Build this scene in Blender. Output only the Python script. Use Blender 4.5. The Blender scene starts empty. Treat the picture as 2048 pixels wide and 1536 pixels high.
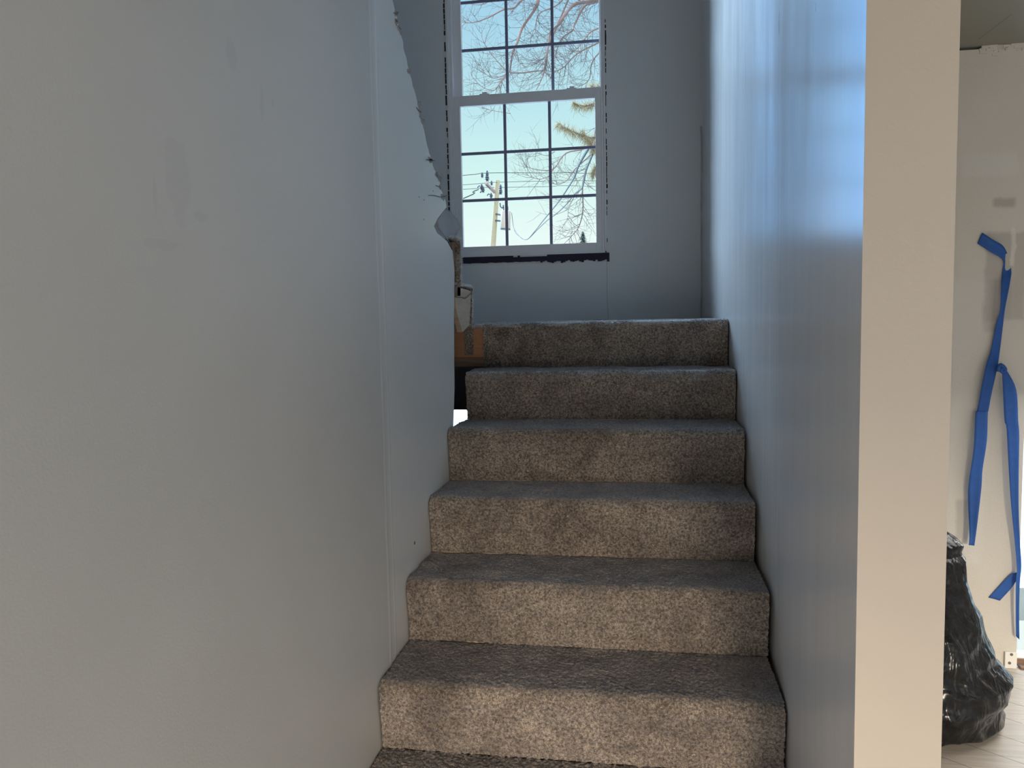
import bpy, bmesh, math, random
import numpy as np
from mathutils import Vector, Matrix, noise as mnoise

random.seed(7)
rng = np.random.default_rng(11)
S = bpy.context.scene
COL = S.collection

# ------------------------------------------------------------------ camera
F, YAW, PIT, ROL = 1585.4, 0.16540, -0.08180, -0.01937
cy, sy = math.cos(YAW), math.sin(YAW)
cp, sp = math.cos(PIT), math.sin(PIT)
cr, sr = math.cos(ROL), math.sin(ROL)
_f = Vector((-sy, cy, 0)); _r = Vector((cy, sy, 0)); _u = Vector((0, 0, 1))
FW = cp * _f + sp * _u; U2 = -sp * _f + cp * _u
RT = cr * _r + sr * U2; UP = -sr * _r + cr * U2
cam_d = bpy.data.cameras.new('camera'); cam = bpy.data.objects.new('camera', cam_d); COL.objects.link(cam)
cam_d.sensor_width = 36; cam_d.lens = F / 2048 * 36; cam_d.clip_start = 0.05; cam_d.clip_end = 300
cam.matrix_world = Matrix(((RT.x, UP.x, -FW.x, 0), (RT.y, UP.y, -FW.y, 0), (RT.z, UP.z, -FW.z, 0), (0, 0, 0, 1)))
S.camera = cam

def ray(x, y): return (x - 1024) / F * RT + FW - (y - 768) / F * UP
def atY(x, y, Y): d = ray(x, y); return d * (Y / d.y)
def atX(x, y, X): d = ray(x, y); return d * (X / d.x)
def atZ(x, y, Z): d = ray(x, y); return d * (Z / d.z)

# ------------------------------------------------------------------ render look, sky, lights
S.view_settings.view_transform = 'Standard'; S.view_settings.look = 'None'
S.view_settings.exposure = 0.0; S.view_settings.gamma = 1.0
S.cycles.max_bounces = 12; S.cycles.diffuse_bounces = 8; S.cycles.glossy_bounces = 6
S.cycles.transparent_max_bounces = 16
S.cycles.use_denoising = True
S.cycles.sample_clamp_indirect = 6.0

w = bpy.data.worlds.new('sky'); S.world = w; w.use_nodes = True
nt = w.node_tree; nt.nodes.clear()
def N(t, kind, **kw):
    n = t.nodes.new(kind)
    for k, v in kw.items(): setattr(n, k, v)
    return n
tc = N(nt, 'ShaderNodeTexCoord'); sx = N(nt, 'ShaderNodeSeparateXYZ'); nt.links.new(tc.outputs['Generated'], sx.inputs[0])
rp = N(nt, 'ShaderNodeValToRGB'); nt.links.new(sx.outputs['Z'], rp.inputs[0])
cr_ = rp.color_ramp; cr_.interpolation = 'LINEAR'
stops = [(0.0, (.90, .98, .96)), (.10, (.90, 1.02, 1.0)), (.17, (.72, .97, .95)), (.25, (.55, .84, .92)), (.385, (.36, .64, .88)), (.46, (2.2, 2.9, 3.7)), (1.0, (4.0, 5.2, 6.8))]  # sky above the window view boosted to brighten the stairwell
while len(cr_.elements) < len(stops): cr_.elements.new(.5)
for e, (p, c) in zip(cr_.elements, stops): e.position = p; e.color = (*c, 1)
# bright blue sky patch added left of the window, tints the right wall's reflection
mr = N(nt, 'ShaderNodeMapRange', interpolation_type='SMOOTHSTEP'); nt.links.new(sx.outputs['X'], mr.inputs[0])
mr.inputs[1].default_value = -.216; mr.inputs[2].default_value = -.250; mr.inputs[3].default_value = 0; mr.inputs[4].default_value = 1
mx = N(nt, 'ShaderNodeMix', data_type='RGBA'); boost_front = N(nt, 'ShaderNodeMapRange', interpolation_type='SMOOTHSTEP'); nt.links.new(sx.outputs['Y'], boost_front.inputs[0])
boost_front.inputs[1].default_value = .2; boost_front.inputs[2].default_value = .5
both = N(nt, 'ShaderNodeMath', operation='MULTIPLY'); nt.links.new(mr.outputs[0], both.inputs[0]); nt.links.new(boost_front.outputs[0], both.inputs[1])
nt.links.new(both.outputs[0], mx.inputs['Factor']); nt.links.new(rp.outputs[0], mx.inputs['A'])
mx.inputs['B'].default_value = (1.0, 2.9, 6.2, 1)
bg = N(nt, 'ShaderNodeBackground'); nt.links.new(mx.outputs['Result'], bg.inputs[0]); bg.inputs[1].default_value = 1.0
wo = N(nt, 'ShaderNodeOutputWorld'); nt.links.new(bg.outputs[0], wo.inputs[0])

def area(name, loc, rot, sx_, sy_, power, col):
    l = bpy.data.lights.new(name, 'AREA'); l.shape = 'RECTANGLE'; l.size = sx_; l.size_y = sy_; l.energy = power; l.color = col
    o = bpy.data.objects.new(name, l); COL.objects.link(o); o.location = loc; o.rotation_euler = rot
    return o
# low hazy winter sun from behind the house: slants in under the head of the glass front door onto the lower steps
ws = bpy.data.lights.new('winter_sun', 'SUN'); ws.energy = 2.8; ws.angle = math.radians(11); ws.color = (1.0, .86, .68)
wso = bpy.data.objects.new('winter_sun', ws); COL.objects.link(wso)
wso.rotation_euler = Vector((-.165, 1.0, -.20)).to_track_quat('-Z', 'Y').to_euler()
# daylight in the unseen glass front door; side and hall lamps are added fills
area('front_door_daylight', (.72, -3.42, -.98), (math.radians(78), 0, 0), 1.1, 1.05, 27, (1.0, .89, .76))
area('side_fill', (3.95, -1.2, -.55), (0, math.radians(52), 0), 1.5, 2.2, 12, (1.0, .90, .78))
area('hall_fill', (-.76, -1.5, -.85), (0, math.radians(-66), 0), 1.2, 1.7, 50, (1.0, .96, .92))
area('patio_door_daylight', (2.15, 3.62, -.35), (math.radians(-40), 0, 0), 1.0, 2.0, 36, (1.0, .97, .93))
# added overhead fill for the stairwell, no source known above it
area('overhead_fill', (-.70, 3.3, 3.66), (0, 0, 0), 1.1, 1.3, 1.0, (.74, .87, 1.0))
# added sun lamp standing in for high soft skylight through the landing window
sun = bpy.data.lights.new('skylight', 'SUN'); sun.energy = 12.5; sun.angle = math.radians(40); sun.color = (.60, .79, 1.0)
so = bpy.data.objects.new('skylight', sun); COL.objects.link(so)
so.rotation_euler = Vector((.95, -1.0, -.64)).to_track_quat('-Z', 'Y').to_euler()

# ------------------------------------------------------------------ dimensions
R_, T_, ZB, D0 = .19, .278, -1.158, 1.988
XL, XR, XP = -.713, .346, .472
YW, YE = 4.845, 1.326            # landing window wall, end of the right wall
ZF = ZB - 2 * R_                 # floor
ZL = ZB + 6 * R_                 # landing
ZC = 1.073                       # ceiling of the lower rooms
ZT = 3.7                         # ceiling of the stairwell
YF = 3.608                       # far wall of the right-hand room
XO = -1.86                       # outer side of the stairwell
YBK = -3.5

# ------------------------------------------------------------------ materials
def base(name, col=(.5, .5, .5), rough=.6, **kw):
    m = bpy.data.materials.new(name); m.use_nodes = True
    b = m.node_tree.nodes['Principled BSDF']
    b.inputs['Base Color'].default_value = (*col, 1); b.inputs['Roughness'].default_value = rough
    for k, v in kw.items(): b.inputs[k].default_value = v
    return m, m.node_tree, b
def objco(t, scale=(1, 1, 1), rot=(0, 0, 0)):
    c = N(t, 'ShaderNodeTexCoord'); mp = N(t, 'ShaderNodeMapping'); t.links.new(c.outputs['Object'], mp.inputs[0])
    mp.inputs['Scale'].default_value = scale; mp.inputs['Rotation'].default_value = rot
    return mp.outputs[0]
def tex(t, vec, scale, detail=3, rough=.55, dist=0):
    n = N(t, 'ShaderNodeTexNoise'); t.links.new(vec, n.inputs['Vector'])
    n.inputs['Scale'].default_value = scale; n.inputs['Detail'].default_value = detail; n.inputs['Roughness'].default_value = rough; n.inputs['Distortion'].default_value = dist
    return n.outputs['Fac']
def ramp(t, fac, stops, interp='LINEAR'):
    n = N(t, 'ShaderNodeValToRGB'); t.links.new(fac, n.inputs[0]); r = n.color_ramp; r.interpolation = interp
    while len(r.elements) < len(stops): r.elements.new(.5)
    for e, (p, c) in zip(r.elements, stops): e.position = p; e.color = (*(c if hasattr(c, '__len__') else (c, c, c)), 1)
    return n.outputs[0]
def mixc(t, fac, a, b, mode='MIX'):
    n = N(t, 'ShaderNodeMix', data_type='RGBA', blend_type=mode)
    for key, v in (('Factor', fac), ('A', a), ('B', b)):
        if hasattr(v, 'is_linked'): t.links.new(v, n.inputs[key])
        elif key == 'Factor': n.inputs[key].default_value = v
        else: n.inputs[key].default_value = (*v, 1)
    return n.outputs['Result']
def math_(t, op, a, b=0.0, c=None):
    n = N(t, 'ShaderNodeMath', operation=op)
    for i, v in enumerate((a, b) if c is None else (a, b, c)):
        if hasattr(v, 'is_linked'): t.links.new(v, n.inputs[i])
        else: n.inputs[i].default_value = v
    return n.outputs[0]
def bump(t, b, h, strength=.3, dist=.01):
    n = N(t, 'ShaderNodeBump'); t.links.new(h, n.inputs['Height']); n.inputs['Strength'].default_value = strength; n.inputs['Distance'].default_value = dist
    t.links.new(n.outputs[0], b.inputs['Normal'])
def sepxyz(t, vec):
    n = N(t, 'ShaderNodeSeparateXYZ'); t.links.new(vec, n.inputs[0]); return n.outputs
def blob(t, a, b, a0, b0, ra, rb, nz, amt=.8):
    """soft ragged spot around (a0,b0): 1 inside, 0 outside"""
    u = math_(t, 'DIVIDE', math_(t, 'SUBTRACT', a, a0), ra); v = math_(t, 'DIVIDE', math_(t, 'SUBTRACT', b, b0), rb)
    d = math_(t, 'SQRT', math_(t, 'ADD', math_(t, 'MULTIPLY', u, u), math_(t, 'MULTIPLY', v, v)))
    d = math_(t, 'ADD', d, math_(t, 'MULTIPLY', math_(t, 'SUBTRACT', nz, .5), amt * 4))
    m = N(t, 'ShaderNodeMapRange', interpolation_type='SMOOTHSTEP'); t.links.new(d, m.inputs[0])
    m.inputs[1].default_value = 1.15; m.inputs[2].default_value = .75; m.inputs[3].default_value = 0; m.inputs[4].default_value = 1
    return m.outputs[0]
def rect(t, a, b, a0, a1, b0, b1, s=.01):
    def edge(v, lo, hi):
        m1 = N(t, 'ShaderNodeMapRange'); t.links.new(v, m1.inputs[0]); m1.inputs[1].default_value = lo - s; m1.inputs[2].default_value = lo + s
        m2 = N(t, 'ShaderNodeMapRange'); t.links.new(v, m2.inputs[0]); m2.inputs[1].default_value = hi + s; m2.inputs[2].default_value = hi - s
        return math_(t, 'MULTIPLY', m1.outputs[0], m2.outputs[0])
    return math_(t, 'MULTIPLY', edge(a, a0, a1), edge(b, b0, b1))

def mat_wall_left():
    m, t, b = base('greige_wall_paint', (.42, .405, .385), .4); b.inputs['IOR'].default_value = 1.7
    v = objco(t); s = sepxyz(t, v)
    n = tex(t, v, 9, 4, .6); n2 = tex(t, v, 1.6, 2)
    c = mixc(t, ramp(t, n2, [(.35, 0), (.7, 1)]), (.58, .565, .545), (.62, .605, .585))
    c = mixc(t, rect(t, s[1], s[2], 2.12, 4, -3, 4, .035), c, (.71, .71, .70))     # board past the seam, lightened to stand in for window light
    col = c
    for x, y, ra, rb, amt in ((360, 375, .035, .05, .9), (310, 390, .006, .03, .4), (400, 430, .03, .012, .9), (524, 200, .009, .035, .6), (462, 100, .02, .03, .8), (545, 205, .006, .01, .6), (330, 490, .05, .01, .8)):
        P = atX(x, y, XL)
        col = mixc(t, math_(t, 'MULTIPLY', blob(t, s[1], s[2], P.y, P.z, ra, rb, n, amt), .22), col, (.44, .43, .42))
    # joint compound ridge along the board seam
    sm = math_(t, 'ADD', s[1], math_(t, 'MULTIPLY', math_(t, 'SUBTRACT', tex(t, objco(t, (1, 1, 1)), 2.5, 3), .5), .03))
    rid = rect(t, sm, s[2], 2.085, 2.1, -3, 3, .004); rid2 = rect(t, sm, s[2], 2.135, 2.142, -3, 3, .003)
    col = mixc(t, math_(t, 'MULTIPLY', math_(t, 'MAXIMUM', rid, rid2), .35), col, (.80, .79, .77))
    t.links.new(col, b.inputs['Base Color'])
    side = N(t, 'ShaderNodeMapRange'); t.links.new(s[1], side.inputs[0]); side.inputs[1].default_value = 2.10; side.inputs[2].default_value = 2.15; side.inputs[3].default_value = .46; side.inputs[4].default_value = .30
    t.links.new(side.outputs[0], b.inputs['Roughness'])
    h = math_(t, 'ADD', math_(t, 'MULTIPLY', tex(t, v, 220, 2), .12), math_(t, 'ADD', math_(t, 'MULTIPLY', tex(t, objco(t, (1, 2, 1)), 2.2, 3), .35), math_(t, 'MULTIPLY', math_(t, 'MAXIMUM', rid, rid2), .3)))
    bump(t, b, h, .35, .006)
    return m
def mat_wall_right():
    m, t, b = base('streaky_grey_paint', (.45, .45, .45), .22); b.inputs['IOR'].default_value = 1.8
    v = objco(t); s = sepxyz(t, v)
    st = tex(t, objco(t, (1, 22, 1.2)), 1.5, 5, .62); st2 = tex(t, objco(t, (1, 6, 1.0)), 2.0, 3, .5)
    c = mixc(t, ramp(t, st, [(.35, 0), (.75, 1)]), (.68, .68, .68), (.72, .72, .72))
    sm = math_(t, 'ADD', s[1], math_(t, 'MULTIPLY', math_(t, 'SUBTRACT', tex(t, objco(t, (1, 1, .35)), 5, 4), .5), .22))
    band = rect(t, sm, s[2], 2.22, 3.1, -3, 4, .04)
    streak = math_(t, 'MULTIPLY', band, ramp(t, st, [(.42, 0), (.62, 1)]))
    c = mixc(t, math_(t, 'MULTIPLY', streak, .35), c, (.80, .80, .80))
    c = mixc(t, math_(t, 'MULTIPLY', rect(t, sm, s[2], 2.20, 2.235, -3, 4, .008), .5), c, (.80, .80, .80))
    P = atX(1550, 40, XR); n = tex(t, v, 30, 3)
    c = mixc(t, math_(t, 'MULTIPLY', blob(t, s[1], s[2], P.y, P.z, .012, .035, n, .5), .6), c, (.16, .19, .24))
    P = atX(1636, 14, XR)
    c = mixc(t, math_(t, 'MULTIPLY', blob(t, s[1], s[2], P.y, P.z, .004, .008, n, .2), .8), c, (.05, .06, .08))
    t.links.new(c, b.inputs['Base Color'])
    rg = math_(t, 'ADD', math_(t, 'MULTIPLY', st2, .08), .17)
    t.links.new(rg, b.inputs['Roughness'])
    t.links.new(math_(t, 'SUBTRACT', .5, math_(t, 'MULTIPLY', band, .2)), b.inputs['Specular IOR Level'])
    h = math_(t, 'ADD', math_(t, 'MULTIPLY', math_(t, 'MULTIPLY', st, band), .5), math_(t, 'ADD', math_(t, 'MULTIPLY', tex(t, v, 170, 2), .06), math_(t, 'MULTIPLY', tex(t, objco(t, (1, 3, .6)), 5, 3), .12)))
    bump(t, b, h, .10, .004)
    return m
def mat_plain(name, col, rough=.6, var=.06, scale=4, bumps=.15, ior=1.45):
    m, t, b = base(name, col, rough); b.inputs['IOR'].default_value = ior
    v = objco(t); n = tex(t, v, scale, 4)
    t.links.new(mixc(t, n, tuple(max(0, x * (1 - var)) for x in col), tuple(x * (1 + var) for x in col)), b.inputs['Base Color'])
    bump(t, b, tex(t, v, 150, 2), bumps, .003)
    return m
def mat_wall_back():
    m, t, b = base('flat_grey_wall_paint', (.40, .41, .42), .5)
    v = objco(t); s = sepxyz(t, v)
    c = mixc(t, tex(t, v, 2.5, 4), (.72, .725, .73), (.77, .775, .78))
    wob = math_(t, 'ADD', s[0], math_(t, 'MULTIPLY', math_(t, 'SUBTRACT', tex(t, v, 4, 2), .5), .02))
    c = mixc(t, math_(t, 'MULTIPLY', rect(t, wob, s[2], -.2165, -.2135, -.1, .36, .0015), .5), c, (.14, .14, .15))
    c = mixc(t, math_(t, 'MULTIPLY', rect(t, wob, s[2], .335, .345, -.1, 1.1, .004), math_(t, 'MULTIPLY', tex(t, v, 9, 3), .9)), c, (.12, .11, .11))
    t.links.new(c, b.inputs['Base Color']); bump(t, b, tex(t, v, 160, 2), .15, .003)
    return m
def mat_wall_far():
    m, t, b = base('patched_drywall', (.50, .475, .44), .55)
    v = objco(t); s = sepxyz(t, v); n = tex(t, v, 14, 4, .6)
    c = mixc(t, tex(t, v, 3, 4), (.53, .495, .445), (.59, .555, .505))
    def px(x, y): P = atY(x, y, YF); return P.x, P.z
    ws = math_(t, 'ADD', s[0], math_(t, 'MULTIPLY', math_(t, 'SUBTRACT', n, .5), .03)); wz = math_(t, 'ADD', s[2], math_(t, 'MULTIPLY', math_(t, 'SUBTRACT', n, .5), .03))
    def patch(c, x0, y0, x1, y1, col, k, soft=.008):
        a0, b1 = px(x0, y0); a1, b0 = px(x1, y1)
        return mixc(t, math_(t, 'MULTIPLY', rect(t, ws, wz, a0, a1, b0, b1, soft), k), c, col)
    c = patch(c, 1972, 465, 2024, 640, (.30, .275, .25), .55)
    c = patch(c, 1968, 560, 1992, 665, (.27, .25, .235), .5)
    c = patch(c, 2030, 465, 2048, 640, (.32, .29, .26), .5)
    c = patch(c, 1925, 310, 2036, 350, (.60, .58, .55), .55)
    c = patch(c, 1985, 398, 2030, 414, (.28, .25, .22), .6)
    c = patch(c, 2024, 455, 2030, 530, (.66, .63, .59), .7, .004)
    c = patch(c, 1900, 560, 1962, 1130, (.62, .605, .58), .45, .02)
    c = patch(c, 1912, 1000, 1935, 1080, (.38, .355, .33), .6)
    t.links.new(c, b.inputs['Base Color']); bump(t, b, math_(t, 'ADD', n, tex(t, v, 120, 2)), .25, .004)
    return m
def mat_ceiling():
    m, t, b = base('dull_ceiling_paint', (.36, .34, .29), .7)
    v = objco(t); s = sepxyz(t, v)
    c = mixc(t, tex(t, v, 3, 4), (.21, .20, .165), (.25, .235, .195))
    A = atZ(1958, 78, ZC); B = atZ(2024, 28, ZC)
    L = (B - A).xy; ln = L.length; ux, uy = L.x / ln, L.y / ln
    al = math_(t, 'ADD', math_(t, 'MULTIPLY', math_(t, 'SUBTRACT', s[0], A.x), ux), math_(t, 'MULTIPLY', math_(t, 'SUBTRACT', s[1], A.y), uy))
    ac = math_(t, 'ADD', math_(t, 'MULTIPLY', math_(t, 'SUBTRACT', s[0], A.x), -uy), math_(t, 'MULTIPLY', math_(t, 'SUBTRACT', s[1], A.y), ux))
    c = mixc(t, math_(t, 'MULTIPLY', rect(t, al, ac, 0, ln, -.003, .003, .002), .6), c, (.14, .12, .10))
    t.links.new(c, b.inputs['Base Color']); bump(t, b, tex(t, v, 120, 2), .2, .003)
    return m
def mat_floor():
    m, t, b = base('pale_vinyl_planks', (.45, .40, .34), .45)
    v = objco(t, (1, 1, 1), (0, 0, math.radians(38)))
    br = N(t, 'ShaderNodeTexBrick'); t.links.new(v, br.inputs['Vector'])
    br.inputs['Scale'].default_value = 1.0; br.inputs['Brick Width'].default_value = 1.2; br.inputs['Row Height'].default_value = .15; br.inputs['Mortar Size'].default_value = .0018
    br.inputs['Color1'].default_value = (.56, .505, .445, 1); br.inputs['Color2'].default_value = (.50, .45, .395, 1); br.inputs['Mortar'].default_value = (.22, .19, .16, 1)
    g = tex(t, objco(t, (2, 30, 1), (0, 0, math.radians(38))), 3, 5, .6)
    c = mixc(t, ramp(t, g, [(.3, 0), (.75, 1)]), (.80, .79, .77), (1.1, 1.1, 1.1), 'MIX')
    c = mixc(t, 1.0, br.outputs['Color'], c, 'MULTIPLY')
    c = mixc(t, ramp(t, tex(t, objco(t), 55, 2), [(.70, 0), (.76, 1)]), c, (.62, .60, .57))
    t.links.new(c, b.inputs['Base Color']); bump(t, b, g, .1, .002)
    return m
def mat_carpet():
    m, t, b = base('brown_carpet', (.2, .17, .15), .95); b.inputs['Specular IOR Level'].default_value = .15
    b.inputs['Sheen Weight'].default_value = .5; b.inputs['Sheen Roughness'].default_value = .5; b.inputs['Sheen Tint'].default_value = (.8, .85, 1, 1)
    v = objco(t)
    fine = tex(t, v, 330, 2, .6); tuft = tex(t, v, 130, 3, .6); st = tex(t, v, 6.5, 5, .62, .6); big = tex(t, v, 2.2, 3)
    c = mixc(t, ramp(t, st, [(.38, 0), (.62, 1)]), (.19, .148, .120), (.345, .28, .226))
    c = mixc(t, ramp(t, big, [(.4, 0), (.7, .5)]), c, (.26, .225, .195))
    c = mixc(t, 1.0, c, ramp(t, tuft, [(.35, .38), (.64, 1.32)]), 'MULTIPLY')
    c = mixc(t, 1.0, c, ramp(t, fine, [(.32, .45), (.68, 1.38)]), 'MULTIPLY')
    c = mixc(t, ramp(t, tex(t, v, 75, 1), [(.775, 0), (.79, .7)]), c, (.55, .5, .44))
    t.links.new(c, b.inputs['Base Color'])
    bump(t, b, math_(t, 'ADD', fine, tuft), .8, .004)
    return m
def mat_wood(name, c0, c1, scale=1, ax=(1, 1, 10)):
    m, t, b = base(name, c0, .6)
    g = tex(t, objco(t, ax), 6 * scale, 4, .6, .8)
    t.links.new(mixc(t, ramp(t, g, [(.3, 0), (.7, 1)]), c0, c1), b.inputs['Base Color']); bump(t, b, g, .15, .002)
    return m
def mat_bag():
    m, t, b = base('black_plastic_film', (.007, .007, .008), .2); b.inputs['IOR'].default_value = 1.36; b.inputs['Specular IOR Level'].default_value = .4
    v = objco(t, (1, 1, 1))
    a = tex(t, v, 5, 3, .5, 1.5); d = tex(t, objco(t, (2.5, 2.5, .8)), 7, 2, .5, 1.0)
    bump(t, b, math_(t, 'ADD', a, math_(t, 'MULTIPLY', d, .8)), .35, .04)
    t.links.new(mixc(t, ramp(t, tex(t, v, 40, 4), [(.5, 0), (.8, 1)]), (.008, .008, .009), (.022, .021, .020)), b.inputs['Base Color'])
    return m
def mat_glass():
    m = bpy.data.materials.new('clear_glass'); m.use_nodes = True; t = m.node_tree; t.nodes.clear()
    tr = N(t, 'ShaderNodeBsdfTransparent'); tr.inputs[0].default_value = (.97, .99, .98, 1)
    gl = N(t, 'ShaderNodeBsdfGlossy'); gl.inputs['Roughness'].default_value = .02
    fr = N(t, 'ShaderNodeFresnel'); fr.inputs[0].default_value = 1.25
    mxx = N(t, 'ShaderNodeMixShader'); t.links.new(fr.outputs[0], mxx.inputs[0]); t.links.new(tr.outputs[0], mxx.inputs[1]); t.links.new(gl.outputs[0], mxx.inputs[2])
    o = N(t, 'ShaderNodeOutputMaterial'); t.links.new(mxx.outputs[0], o.inputs[0])
    return m
def mat_tape():
    m, t, b = base('blue_crepe_paper', (.03, .13, .47), .6); b.inputs['Specular IOR Level'].default_value = .2
    v = objco(t); n = tex(t, v, 40, 3)
    t.links.new(mixc(t, n, (.024, .085, .30), (.034, .115, .39)), b.inputs['Base Color']); bump(t, b, tex(t, objco(t, (1, 1, 6)), 120, 2), .25, .001)
    return m
def mat_fringe():  # carpet yarn painted pale, the backlit glow put into its colour
    m = bpy.data.materials.new('backlit_yarn'); m.use_nodes = True; t = m.node_tree; t.nodes.clear()
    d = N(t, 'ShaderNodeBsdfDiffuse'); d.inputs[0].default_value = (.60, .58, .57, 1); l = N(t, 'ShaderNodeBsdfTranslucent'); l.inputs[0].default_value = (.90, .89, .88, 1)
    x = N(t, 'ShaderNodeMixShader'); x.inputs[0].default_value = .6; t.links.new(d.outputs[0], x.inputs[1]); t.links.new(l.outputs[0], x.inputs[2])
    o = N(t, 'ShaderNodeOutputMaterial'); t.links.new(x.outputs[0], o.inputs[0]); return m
M = {
    'fringe': mat_fringe(),
    'left': mat_wall_left(), 'right': mat_wall_right(), 'back': mat_wall_back(), 'far': mat_wall_far(), 'ceil': mat_ceiling(), 'floor': mat_floor(), 'carpet': mat_carpet(),
    'end': mat_plain('beige_primed_drywall', (.54, .462, .39), .55, .03), 'shell': mat_plain('plain_wall_paint', (.62, .60, .57), .6),
    'upper': mat_plain('stairwell_paint', (.60, .61, .62), .6),
    'frame': mat_plain('aged_white_vinyl', (.82, .81, .82), .45, .05, 20), 'muntin': mat_plain('grey_blue_grille', (.24, .25, .38), .5),
    'caulk': mat_plain('dark_purple_sealant', (.022, .018, .045), .7, .5, 60, .6), 'gap': mat_plain('dark_gap', (.03, .028, .03), .9),
    'paper': mat_plain('torn_gypsum_edge', (.42, .38, .36), .9, .4, 70, .6), 'flap': mat_plain('peeled_board_paper', (.36, .34, .345), .8),
    'pine': mat_wood('pale_pine', (.48, .36, .26), (.60, .48, .37)), 'brown': mat_wood('brown_stained_wood', (.15, .085, .055), (.24, .14, .09)), 'orange': mat_wood('orange_pine', (.36, .16, .075), (.46, .22, .11), 1, (1, 10, 10)),
    'black': mat_plain('black_wire', (.01, .01, .01), .5), 'bag': mat_bag(), 'tape': mat_tape(), 'glass': mat_glass(),
    'bark': mat_plain('grey_pink_bark', (.15, .10, .09), .9, .3, 20), 'twig': mat_plain('grey_twig', (.085, .07, .075), .9, .2, 20),
    'needle': mat_plain('straw_green_needles', (.24, .20, .12), .8, .4, 8), 'evergreen': mat_plain('blue_green_needles', (.03, .065, .06), .8, .4, 3),
    'polewood': mat_plain('weathered_pole', (.24, .20, .125), .8, .2, 6), 'can': mat_plain('tan_transformer_paint', (.28, .225, .19), .5), 'insul': mat_plain('dark_porcelain', (.03, .035, .05), .5),
    'arm': mat_plain('pinkish_crossarm', (.22, .15, .13), .7), 'wire': mat_plain('weathered_cable', (.03, .035, .035), .9), 'snow': mat_plain('thin_snow', (.40, .42, .39), .8, .08, .8),
    'brick': None, 'white': mat_plain('white_trim_paint', (.72, .70, .66), .5), 'screw': mat_plain('screw_steel', (.12, .11, .10), .4),
}
mb, t_, b_ = base('red_brick', (.4, .2, .14), .8)
br_ = N(t_, 'ShaderNodeTexBrick'); t_.links.new(objco(t_, (1, 1, 1), (math.radians(90), 0, 0)), br_.inputs['Vector']); br_.inputs['Scale'].default_value = 4.5
br_.inputs['Color1'].default_value = (.50, .27, .19, 1); br_.inputs['Color2'].default_value = (.40, .20, .14, 1); br_.inputs['Mortar'].default_value = (.6, .56, .5, 1)
t_.links.new(br_.outputs['Color'], b_.inputs['Base Color']); M['brick'] = mb

# ------------------------------------------------------------------ object helpers
def obj(name, me, mat, parent=None, smooth=False):
    if isinstance(me, bmesh.types.BMesh):
        b = me; me = bpy.data.meshes.new(name); b.normal_update(); b.to_mesh(me); b.free()
    for mm in (mat if isinstance(mat, (list, tuple)) else [mat]): me.materials.append(mm)
    if smooth: me.polygons.foreach_set('use_smooth', [True] * len(me.polygons))
    o = bpy.data.objects.new(name, me); COL.objects.link(o)
    if parent is not None:
        o.parent = parent; o.matrix_parent_inverse = Matrix.Translation(-parent_origin(parent))
    return o
def parent_origin(p):
    v = Vector(p.location)
    return v if p.parent is None else v
def thing(name, label, cat, loc=(0, 0, 0), group=None):
    o = bpy.data.objects.new(name, None); COL.objects.link(o); o.location = loc; o.empty_display_size = .05
    return tag(o, label, cat, group)
def tag(o, label, cat, group=None, kind=None):
    o['label'] = label; o['category'] = cat
    if group: o['group'] = group
    if kind: o['kind'] = kind
    return o
def struct(name, me, mat, parent=None, label=None, smooth=False):
    o = obj(name, me, mat, parent, smooth)
    if parent is None: o['kind'] = 'structure'
    if label: o['label'] = label
    return o
def box(b, x0, x1, y0, y1, z0, z1, bev=0, mi=0):
    vs = [b.verts.new((x, y, z)) for x in (x0, x1) for y in (y0, y1) for z in (z0, z1)]
    fs = [(0, 1, 3, 2), (4, 6, 7, 5), (0, 4, 5, 1), (2, 3, 7, 6), (0, 2, 6, 4), (1, 5, 7, 3)]
    out = [b.faces.new([vs[i] for i in f]) for f in fs]
    for f in out: f.material_index = mi
    if bev: bmesh.ops.bevel(b, geom=list({e for f in out for e in f.edges}), offset=bev, segments=2, affect='EDGES', profile=.5)
def boxm(*a, bev=0):
    b = bmesh.new(); box(b, *a, bev=bev); return b
def prism(pts, d, bm=None):
    """ngon through 3D pts extruded by vector d"""
    b = bm or bmesh.new(); d = Vector(d)
    A = [b.verts.new(p) for p in pts]; B = [b.verts.new(Vector(p) + d) for p in pts]
    n = len(pts); f1 = b.faces.new(A); f2 = b.faces.new(list(reversed(B)))
    for i in range(n): b.faces.new((A[i], B[i], B[(i + 1) % n], A[(i + 1) % n]))
    bmesh.ops.triangulate(b, faces=[f1, f2]); bmesh.ops.recalc_face_normals(b, faces=b.faces[:])
    return b
def tube(b, pts, rad, seg=5):
    pts = [Vector(p) for p in pts]; n = len(pts)
    rs = rad if hasattr(rad, '__len__') else [rad] * n
    rings = []
    for i, p in enumerate(pts):
        d = (pts[min(i + 1, n - 1)] - pts[max(i - 1, 0)])
        d = d.normalized() if d.length > 1e-9 else Vector((0, 0, 1))
        a = d.orthogonal().normalized() if i == 0 else (rings_a - d * rings_a.dot(d)).normalized()
        rings_a = a; c = d.cross(a)
        rings.append([b.verts.new(p + (a * math.cos(2 * math.pi * k / seg) + c * math.sin(2 * math.pi * k / seg)) * rs[i]) for k in range(seg)])
    for i in range(n - 1):
        for k in range(seg):
            b.faces.new((rings[i][k], rings[i][(k + 1) % seg], rings[i + 1][(k + 1) % seg], rings[i + 1][k]))
    b.faces.new(list(reversed(rings[0]))); b.faces.new(rings[-1])
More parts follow.
